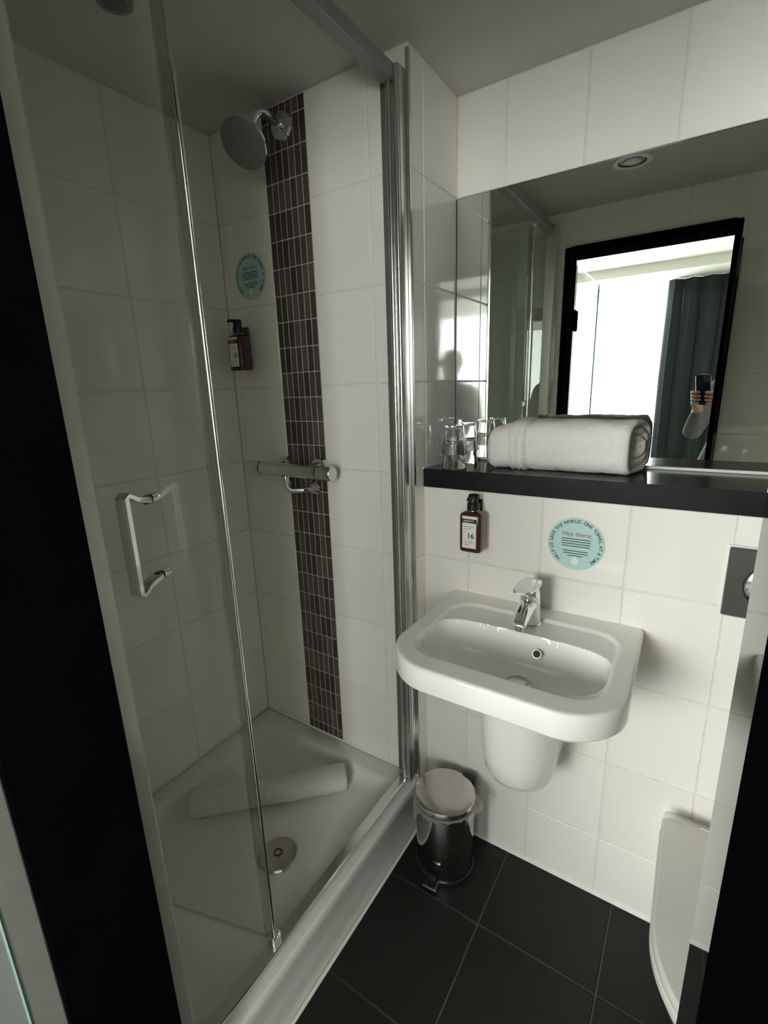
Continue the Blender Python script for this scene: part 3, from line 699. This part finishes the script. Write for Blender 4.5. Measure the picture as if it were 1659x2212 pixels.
# liner folded over the rim
nv = 96; rings = []
def hang(a):
    h = 0.006 + 0.003 * math.sin(3 * a + 1)
    d = ((a - math.radians(222) + math.pi) % (2 * math.pi)) - math.pi; h += 0.062 * math.exp(-(d / 0.22) ** 2)      # long tongue on the left
    d = ((a - math.radians(348) + math.pi) % (2 * math.pi)) - math.pi; h += 0.050 * math.exp(-(d / 0.13) ** 2)
    return h
for k, f in enumerate((0, 0.0, 0.35, 0.7, 1.0)):
    rg = []
    for i in range(nv):
        a = 2 * math.pi * i / nv; h = hang(a)
        w_ = 0.0018 * math.sin(17 * a) + 0.0012 * math.sin(31 * a + 2)
        d = ((a - math.radians(10) + math.pi) % (2 * math.pi)) - math.pi; flare = 0.022 * math.exp(-(d / 0.28) ** 2)
        if k == 0: r, z = 0.0895, 0.2415
        else: r, z = 0.0945 + w_ + flare * (1 - abs(f - 0.3)), 0.2405 - f * h
        rg.append(Vector((BC[0] + r * math.cos(a), BC[1] + r * math.sin(a), z)))
    rings.append(rg)
ln = part('liner', MB().loft(rings, False, False), 'liner', t, angle=180)

# ------------------------------------------------------------------ shower tray
t = thing('shower_tray', (-0.35, -0.71, 0), 'white shower tray with raised rim', 'shower tray')
def tr(i, z, r=0.03): return rrect(XL + i + 0.001, 0.005 - i, YD + 0.001 + i, YS - 0.001 - i, max(r, 0.002), z, 8)
part('basin', MB().loft([tr(0.004, 0.0, 0.004), tr(0.004, 0.150, 0.004), tr(0.002, 0.153, 0.004), tr(0.0, 0.157, 0.004), tr(0.0, 0.182, 0.004), tr(0.002, 0.187, 0.004), tr(0.006, 0.190, 0.006), tr(0.060, 0.190, 0.03), tr(0.066, 0.187, 0.035), tr(0.074, 0.165, 0.045), tr(0.084, 0.150, 0.055), tr(0.110, 0.1435, 0.07), tr(0.20, 0.140, 0.06), tr(0.29, 0.139, 0.03)]), 'acrylic', t, angle=45)
dc = (-0.232, -0.688, 0.1395)
p = part('drain_cover', MB().lathe([(0.056, 0.0), (0.057, 0.003), (0.053, 0.0075), (0.03, 0.0105), (0.003, 0.0115)], dc, 56), 'steel', t)
q = part('drain_emblem', MB().lathe([(0.0085, 0.0108), (0.009, 0.0125), (0.0125, 0.0125), (0.013, 0.0102)], dc, 32, cap0=False, cap1=False), 'hole', p)
# rolled bath mat
A, B = Vector((-0.215, -0.385, 0.1785)), Vector((-0.570, -0.730, 0.1785))
ax = (B - A).normalized(); sd = ax.cross(Vector((0, 0, 1))).normalized(); rings = []
def roll_ring(c, s):
    return [c + s * (sd * 0.047 * math.copysign(abs(math.cos(a)) ** 0.85, math.cos(a)) + Vector((0, 0, 1)) * 0.034 * math.copysign(abs(math.sin(a)) ** 0.85, math.sin(a))) * (1 + 0.03 * noise.noise(c * 20 + Vector((math.cos(a), math.sin(a), 0)) * 1.5)) for a in [2 * math.pi * i / 40 for i in range(40)]]
Lr = (B - A).length
ce = [(0.02, -0.004), (0.28, -0.008), (0.33, 0.004), (0.58, -0.004), (0.63, 0.006), (0.90, -0.001), (0.97, 0.006)]
rings = [roll_ring(A + ax * d, s) for s, d in ce] + [roll_ring(A + ax * (0.012 + (Lr - 0.024) * k / 24), 1.0 + (0.05 if k in (3, 9) else 0)) for k in range(25)] + [roll_ring(A + ax * (Lr - d), s) for s, d in reversed(ce)]
o = MB().loft(rings).build('rolled_bath_mat', 'mat', angle=180, loc=tuple((A + B) / 2 - Vector((0, 0, 0.034))))
tag(o, 'rolled cream bath mat lying in the shower tray', 'bath mat')

# ------------------------------------------------------------------ bifold shower door
XG = -0.035
t = thing('bifold_shower_door', (XG, -0.71, 0.19), 'clear glass bifold shower door folded inward on chrome rails', 'shower door')
zt0, zt1 = 0.192, 2.146
# wall profile by the mosaic wall: channel with two ribs
p = part('wall_profile', MB().box((-0.041, -0.302, zt0), (-0.007, YS - 0.0002, zt1), 0.003), 'satin', t)
for x in (-0.034, -0.015):
    part('profile_rib', MB().tube([(x, -0.303, zt0), (x, -0.303, zt1 - 0.01)], 0.0072, 16), 'satin', p)
part('profile_seal', MB().box((-0.074, -0.276, zt0), (-0.041, YS - 0.0002, zt1 - 0.01), 0.001), 'grey_seal', t)
part('wall_profile', MB().box((-0.050, YD + 0.0002, zt0), (0.0, -1.107, zt1), 0.003), 'pale_alu', t)
part('top_rail', MB().box((-0.052, -1.107, 2.112), (-0.018, -0.302, zt1), 0.003), 'rail_grey', t)
part('bottom_track', MB().box((-0.050, -1.107, zt0 - 0.001), (-0.020, -0.302, zt0 + 0.017), 0.003), 'satin', t)
GA, GP, GH = Vector((-0.040, -0.882, 0)), Vector((-0.441, -1.000, 0)), Vector((-0.040, -1.108, 0))
def panel(a, b, z0, z1, th, mat, name, i0=0.0, i1=0.0):
    d = (b - a).normalized(); n = Vector((-d.y, d.x, 0)); a2, b2 = a + d * i0, b - d * i1
    mb = MB(); q = [a2 - n * th / 2, b2 - n * th / 2, b2 + n * th / 2, a2 + n * th / 2]
    mb.loft([[Vector((v.x, v.y, z0)) for v in q], [Vector((v.x, v.y, z1)) for v in q]])
    return part(name, mb, mat, t, smooth=False)
panel(GA, GP, 0.218, 2.105, 0.006, 'shower_glass', 'glass_panel', 0.023, 0.012)
panel(GP, GH, 0.218, 2.105, 0.006, 'shower_glass', 'glass_panel', 0.012, 0.006)
part('edge_profile', MB().tube([(GA.x, GA.y, 0.212), (GA.x, GA.y, 2.108)], 0.0042, 16), 'chrome', t)
d2 = (GP - GA).normalized(); e2 = GA + d2 * 0.020
panel(GA + d2 * 0.004, GA + d2 * 0.022, 0.214, 2.106, 0.0085, 'clear_seal', 'magnet_seal')
part('hinge_profile', MB().tube([(GP.x, GP.y, 0.214), (GP.x, GP.y, 2.106)], 0.010, 16), 'satin', t)
part('bottom_seal', MB().tube([tuple(GA + d2 * 0.02 + Vector((0, 0, 0.214))), tuple(GP + Vector((0, 0, 0.214)))], 0.0038, 10), 'clear_seal', t)
part('pivot_foot', MB().box((GA.x - 0.012, GA.y - 0.014, 0.207), (GA.x + 0.012, GA.y + 0.012, 0.232), 0.003), 'chrome', t)
part('pivot_head', MB().box((GA.x - 0.012, GA.y - 0.014, 2.092), (GA.x + 0.012, GA.y + 0.012, 2.113), 0.003), 'chrome', t)
# handle on the folded panel
n2 = Vector((-d2.y, d2.x, 0)); n2 = n2 if n2.y < 0 else -n2
H0 = Vector((-0.195, -0.9275, 1.172))
hd = bpy.data.objects.new('handle', None)
hh = MB()
secs = []
def hsec(c, tng, wd, dp):
    a = d2; b = tng.cross(a).normalized()
    return [c + a * (wd * x) + b * (dp * y) for x, y in ((-1, -0.7), (-0.7, -1), (0.7, -1), (1, -0.7), (1, 0.7), (0.7, 1), (-0.7, 1), (-1, 0.7))]
up = Vector((0, 0, 1))
path = [(n2 * 0.004 + up * 0.075, n2), (n2 * 0.034 + up * 0.082, n2 + up * 0.25), (n2 * 0.052 + up * 0.093, n2 - up * 0.3), (n2 * 0.060 + up * 0.090, -up), (n2 * 0.060, -up), (n2 * 0.060 - up * 0.090, -up), (n2 * 0.052 - up * 0.093, -n2 - up * 0.3), (n2 * 0.034 - up * 0.082, -n2 + up * 0.25), (n2 * 0.004 - up * 0.075, -n2)]
hob = part('handle', MB().loft([hsec(H0 + p_, tg.normalized(), 0.0118, 0.0062) for p_, tg in path]), 'chrome', t, angle=40)
for s in (-1, 1):
    part('handle_spacer', MB().disc(H0 + up * (0.0755 * s) + n2 * 0.0035, n2, 0.0085, 0.006, 24), 'black_plastic', hob)
    part('handle_bolt', MB().disc(H0 + up * (0.0755 * s) - n2 * 0.020, n2, 0.0095, 0.0165, 24), 'chrome', hob)

# ------------------------------------------------------------------ shower fittings
t = thing('overhead_shower', (-0.395, YS, 2.135), 'round chrome shower rose on a bent wall arm', 'shower rose')
sc_ = Vector((-0.398, YS, 2.137))
part('wall_rosette', MB().lathe([(0.036, 0.0002), (0.0365, 0.003), (0.033, 0.010), (0.020, 0.013), (0.016, 0.020)], sc_, 40, 'Y'), 'chrome', t)
hn = Vector((0.10, -0.70, -0.70)).normalized()
hc = Vector((-0.408, -0.408, 2.052))
back = hc - hn * 0.034
arm = [sc_ + Vector((0, -0.004, 0)), sc_ + Vector((0, -0.045, 0.006))]
p1, p2, p3 = sc_ + Vector((0, -0.060, 0.008)), sc_ + Vector((-0.001, -0.108, 0.014)), back
for k in range(1, 13):
    f = k / 12.0; arm.append(p1 * (1 - f) ** 2 + p2 * 2 * f * (1 - f) + p3 * f * f)
part('arm', MB().tube(arm, 0.0115, 20), 'chrome', t)
part('ball_joint', MB().disc(back - hn * 0.004, hn, 0.017, 0.02, 32, [(0.012, -0.004), (0.017, 0.004), (0.017, 0.012), (0.020, 0.018)]), 'chrome', t)
rose = part('rose', MB().disc(back, hn, 0.07, 0.03, 56, [(0.018, 0.008), (0.024, 0.012), (0.054, 0.022), (0.0620, 0.027), (0.0625, 0.034), (0.0610, 0.036)]), 'chrome', t)
part('spray_face', MB().disc(hc, hn, 0.0605, 0.003, 56), pmat('grey_spray_face', (0.20, 0.205, 0.19), 0.4, noise_amt=0.15, noise_scale=150), rose)

t = thing('shower_mixer', (-0.42, YS, 1.195), 'chrome thermostatic bar mixer on the mosaic strip', 'shower mixer')
by, bz = -0.333, 1.195
part('bar', MB().lathe([(0.0205, -0.535), (0.021, -0.533), (0.021, -0.300), (0.0205, -0.298)], (0, by, bz), 40, 'X'), 'satin', t)
for a, b in ((-0.592, -0.538), (-0.295, -0.240)):
    part('control_knob', MB().lathe([(0.0195, a), (0.0225, a + 0.003), (0.0225, b - 0.003), (0.0205, b)], (0, by, bz), 40, 'X'), 'satin', t)
for x in (-0.491, -0.338):
    part('wall_rosette', MB().lathe([(0.033, 0.0002), (0.0335, 0.004), (0.030, 0.014), (0.020, 0.020), (0.018, 0.055)], (x, YS, bz + 0.003), 40, 'Y'), 'chrome', t)
pth = [Vector((-0.432, by, bz - 0.015)), Vector((-0.432, by, bz - 0.035)), Vector((-0.430, by + 0.002, bz - 0.055)), Vector((-0.420, by + 0.010, bz - 0.068)), Vector((-0.395, by + 0.030, bz - 0.068)), Vector((-0.375, YS - 0.012, bz - 0.066)), Vector((-0.370, YS - 0.001, bz - 0.066))]
part('outlet_pipe', MB().tube(pth, 0.0095, 18), 'chrome', t)
part('outlet_nut', MB().lathe([(0.0135, 0), (0.014, 0.002), (0.014, 0.014), (0.0135, 0.016)], (-0.432, by, bz - 0.036), 12), 'chrome', t)
part('pipe_rosette', MB().lathe([(0.021, 0.0002), (0.0215, 0.004), (0.014, 0.014)], (-0.370, YS, bz - 0.066), 32, 'Y'), 'chrome', t)

# ------------------------------------------------------------------ person with the phone (seen in the mirror)
PO = CAM - CR * 0.018 - CU * 0.055 - CD * 0.0095
t = thing('phone', tuple(PO), 'dark smartphone held up in both hands of the person in the doorway', 'phone')
def PF(a, b, c): return PO + CR * a + CU * b + CD * c
def prr(hw, hh_, d, r): return [PF(p.x, p.y, d) for p in rrect(-hw, hw, -hh_, hh_, r, 0, 8)]
part('case', MB().loft([prr(0.0350, 0.0730, -0.0040, 0.012), prr(0.0362, 0.0742, -0.0028, 0.013), prr(0.0362, 0.0742, 0.0028, 0.013), prr(0.0350, 0.0730, 0.0040, 0.012)]), 'phone', t)
cpl = part('camera_plate', MB().loft([[PF(0.018 + p.x, 0.055 + p.y, d) for p in rrect(-0.0155, 0.0155, -0.0155, 0.0155, 0.006, 0, 6)] for d in (0.0039, 0.0052)]), 'black_plastic', t)
for a, b in ((0.011, 0.062), (0.011, 0.047), (0.026, 0.0535)):
    part('lens', MB().disc(PF(a, b, 0.0050), CD, 0.0052, 0.0012, 24), 'hole', cpl)
sk_v, sk_e, sk_r = [], [], []
def J(p, r, par=None, turn=False):
    p = Vector(p)
    if turn:
        q = p - Vector((px, -1.80, 0)); c_, s_ = math.cos(YAW * 0.9), math.sin(YAW * 0.9)
        p = Vector((px + q.x * c_ - q.y * s_, -1.80 + q.x * s_ + q.y * c_, p.z))
    sk_v.append(p); sk_r.append(r)
    if par is not None: sk_e.append((par, len(sk_v) - 1))
    return len(sk_v) - 1
px = 0.870
pel = J((px - 0.105, -1.80, 0.95), (0.140, 0.10), turn=True)
wai = J((px - 0.100, -1.80, 1.08), (0.130, 0.095), pel, turn=True)
che = J((px - 0.035, -1.80, 1.27), (0.150, 0.105), wai, turn=True)
sho = J((px, -1.80, 1.40), (0.130, 0.085), che, turn=True)
nek = J((px, -1.785, 1.475), (0.055, 0.055), sho, turn=True)
hb = J((px - 0.01, -1.765, 1.545), (0.072, 0.085), nek, turn=True)
hm = J((px - 0.015, -1.76, 1.62), (0.078, 0.096), hb, turn=True)
ht = J((px - 0.015, -1.765, 1.69), (0.060, 0.075), hm, turn=True)
for s in (-1, 1):
    hp = J((px - 0.105 + s * 0.09, -1.80, 0.88), (0.088, 0.088), pel, turn=True)
    kn = J((px - 0.09 + s * 0.10, -1.785, 0.50), (0.058, 0.060), hp, turn=True)
    an = J((px - 0.07 + s * 0.10, -1.81, 0.09), (0.040, 0.042), kn, turn=True)
    J((px - 0.07 + s * 0.105, -1.70, 0.042), (0.042, 0.036), an, turn=True)
for s in (-1, 1):
    sh = J((px + s * 0.175, -1.795, 1.385), (0.068, 0.068), sho, turn=True)
    el = J((0.615, -1.660, 1.145) if s < 0 else (1.02, -1.60, 1.15), (0.046, 0.046), sh)
    Wp = PF(-0.062, -0.115, -0.050) if s < 0 else PF(0.070, -0.115, -0.055)
    fo = J(sk_v[el].lerp(Wp, 0.5), (0.040, 0.040), el)
    wr = J(Wp, (0.026, 0.022), fo)
    pa = J(PF(s * 0.057, -0.070, -0.026), (0.026, 0.019), wr)
    ex = -0.018 if s < 0 else 0.022      # finger reach
    for k, (du, ln_) in enumerate(((-0.012, 0.92), (-0.030, 1.0), (-0.048, 0.96), (-0.065, 0.80))):
        kn_ = J(PF(s * 0.056, du - 0.006, -0.010), (0.0095, 0.0095), pa)
        m1 = J(PF(s * 0.052, du, 0.008), (0.0088, 0.0088), kn_)
        k_ = 1.3 if s < 0 else 1.0
        m2 = J(PF(s * (0.052 - 0.022 * ln_ * k_), du + 0.004, 0.0160), (0.0082, 0.0082), m1)
        J(PF(s * (0.052 - 0.038 * ln_ * k_), du + 0.004, 0.0145), (0.0070, 0.0070), m2)
    th1 = J(PF(s * 0.048, -0.045, -0.024), (0.0120, 0.0115), pa)
    th2 = J(PF(s * 0.036, -0.026, -0.018), (0.0105, 0.0100), th1)
    J(PF(s * 0.022, -0.012, -0.0145), (0.0085, 0.0080), th2)
me = bpy.data.meshes.new('person'); me.from_pydata([tuple(v) for v in sk_v], sk_e, [])
ob = bpy.data.objects.new('person', me); COL.objects.link(ob)
md = ob.modifiers.new('skin', 'SKIN'); md.use_smooth_shade = True; md.branch_smoothing = 0.3
for i, sv in enumerate(me.skin_vertices[0].data):
    sv.radius = sk_r[i]; sv.use_root = (i == 0)
ms = ob.modifiers.new('sub', 'SUBSURF'); ms.levels = 3; ms.render_levels = 3
dg = bpy.context.evaluated_depsgraph_get(); dg.update()
bm_ = bpy.data.meshes.new_from_object(ob.evaluated_get(dg))
bpy.data.objects.remove(ob)
for m in ('sweater', 'skin', 'hair', 'trousers'): bm_.materials.append(M[m])
wl, wr_ = PF(-0.062, -0.115, -0.050), PF(0.070, -0.115, -0.055)
for p in bm_.polygons:
    c = p.center; mi = 0
    rel = c - PO
    if rel.length < 0.20 and rel.dot(CU) > -0.128 and c.y > -1.55: mi = 1
    elif c.z > 1.475 and abs(c.x - px) < 0.13 and c.y < -1.62:
        mi = 2 if (c.z > 1.655 or (c.y < -1.775 and c.z > 1.53)) else 1
    elif c.z < 0.97: mi = 3
    p.material_index = mi; p.use_smooth = True
bm_.name = 'person'
po = bpy.data.objects.new('person', bm_); COL.objects.link(po)
tag(po, 'person in grey sweater taking the picture with raised phone in the doorway', 'person')
# face, ears
fy = YAW * 0.9; F = Vector((-math.sin(fy), math.cos(fy), 0)); Rg = Vector((math.cos(fy), math.sin(fy), 0))
hv = [v.co.copy() for v in bm_.vertices if v.co.z > 1.50 and v.co.y < -1.60 and abs(v.co.x - px) < 0.16]
hcn = sum(hv, Vector()) / len(hv)
def on_face(l, z, d=F, e=Rg):
    c_ = [v for v in hv if abs((v - hcn).dot(e) - l) < 0.025 and abs(v.z - z) < 0.025] or hv
    f_ = max((v - hcn).dot(d) for v in c_); p_ = hcn + e * l + d * f_; return Vector((p_.x, p_.y, z))
def blob(name, c, r, mat, sc=(1, 1, 1), d=F, e=Rg):
    mb = MB(); rings = []
    for k in range(9):
        th = math.pi * (k + 0.02) / 8.04; rings.append([c + e * (r * sc[0] * math.sin(th) * math.cos(2 * math.pi * i / 16)) + d * (r * sc[1] * math.sin(th) * math.sin(2 * math.pi * i / 16)) + Vector((0, 0, r * sc[2] * math.cos(th))) for i in range(16)])
    return part(name, mb.loft(rings), mat, po)
zm = 1.605
for l in (-0.031, 0.031):
    ey = blob('eye', on_face(l, zm) - F * 0.0085, 0.0120, 'label', (1.15, 1, 0.62)); part('iris', MB().disc(on_face(l, zm) + F * 0.0022, F, 0.0052, 0.0018, 16), 'hair', ey)
    blob('eyebrow', on_face(l, zm + 0.022) - F * 0.001, 0.018, 'hair', (1, 0.25, 0.25))
part('nose', MB().tube([on_face(0, zm - 0.002) - F * 0.004, on_face(0, zm - 0.02) + F * 0.008, on_face(0, zm - 0.036) + F * 0.014, on_face(0, zm - 0.044) + F * 0.004], [0.007, 0.010, 0.013, 0.010], 14), 'skin', po)
blob('mouth', on_face(0, zm - 0.072) - F * 0.003, 0.022, 'red_ink', (1, 0.35, 0.26))
for sg in (-1, 1):
    blob('ear', on_face(0, zm - 0.01, Rg * sg, F) - F * 0.005, 0.030, 'skin', (0.35, 0.6, 1.0))
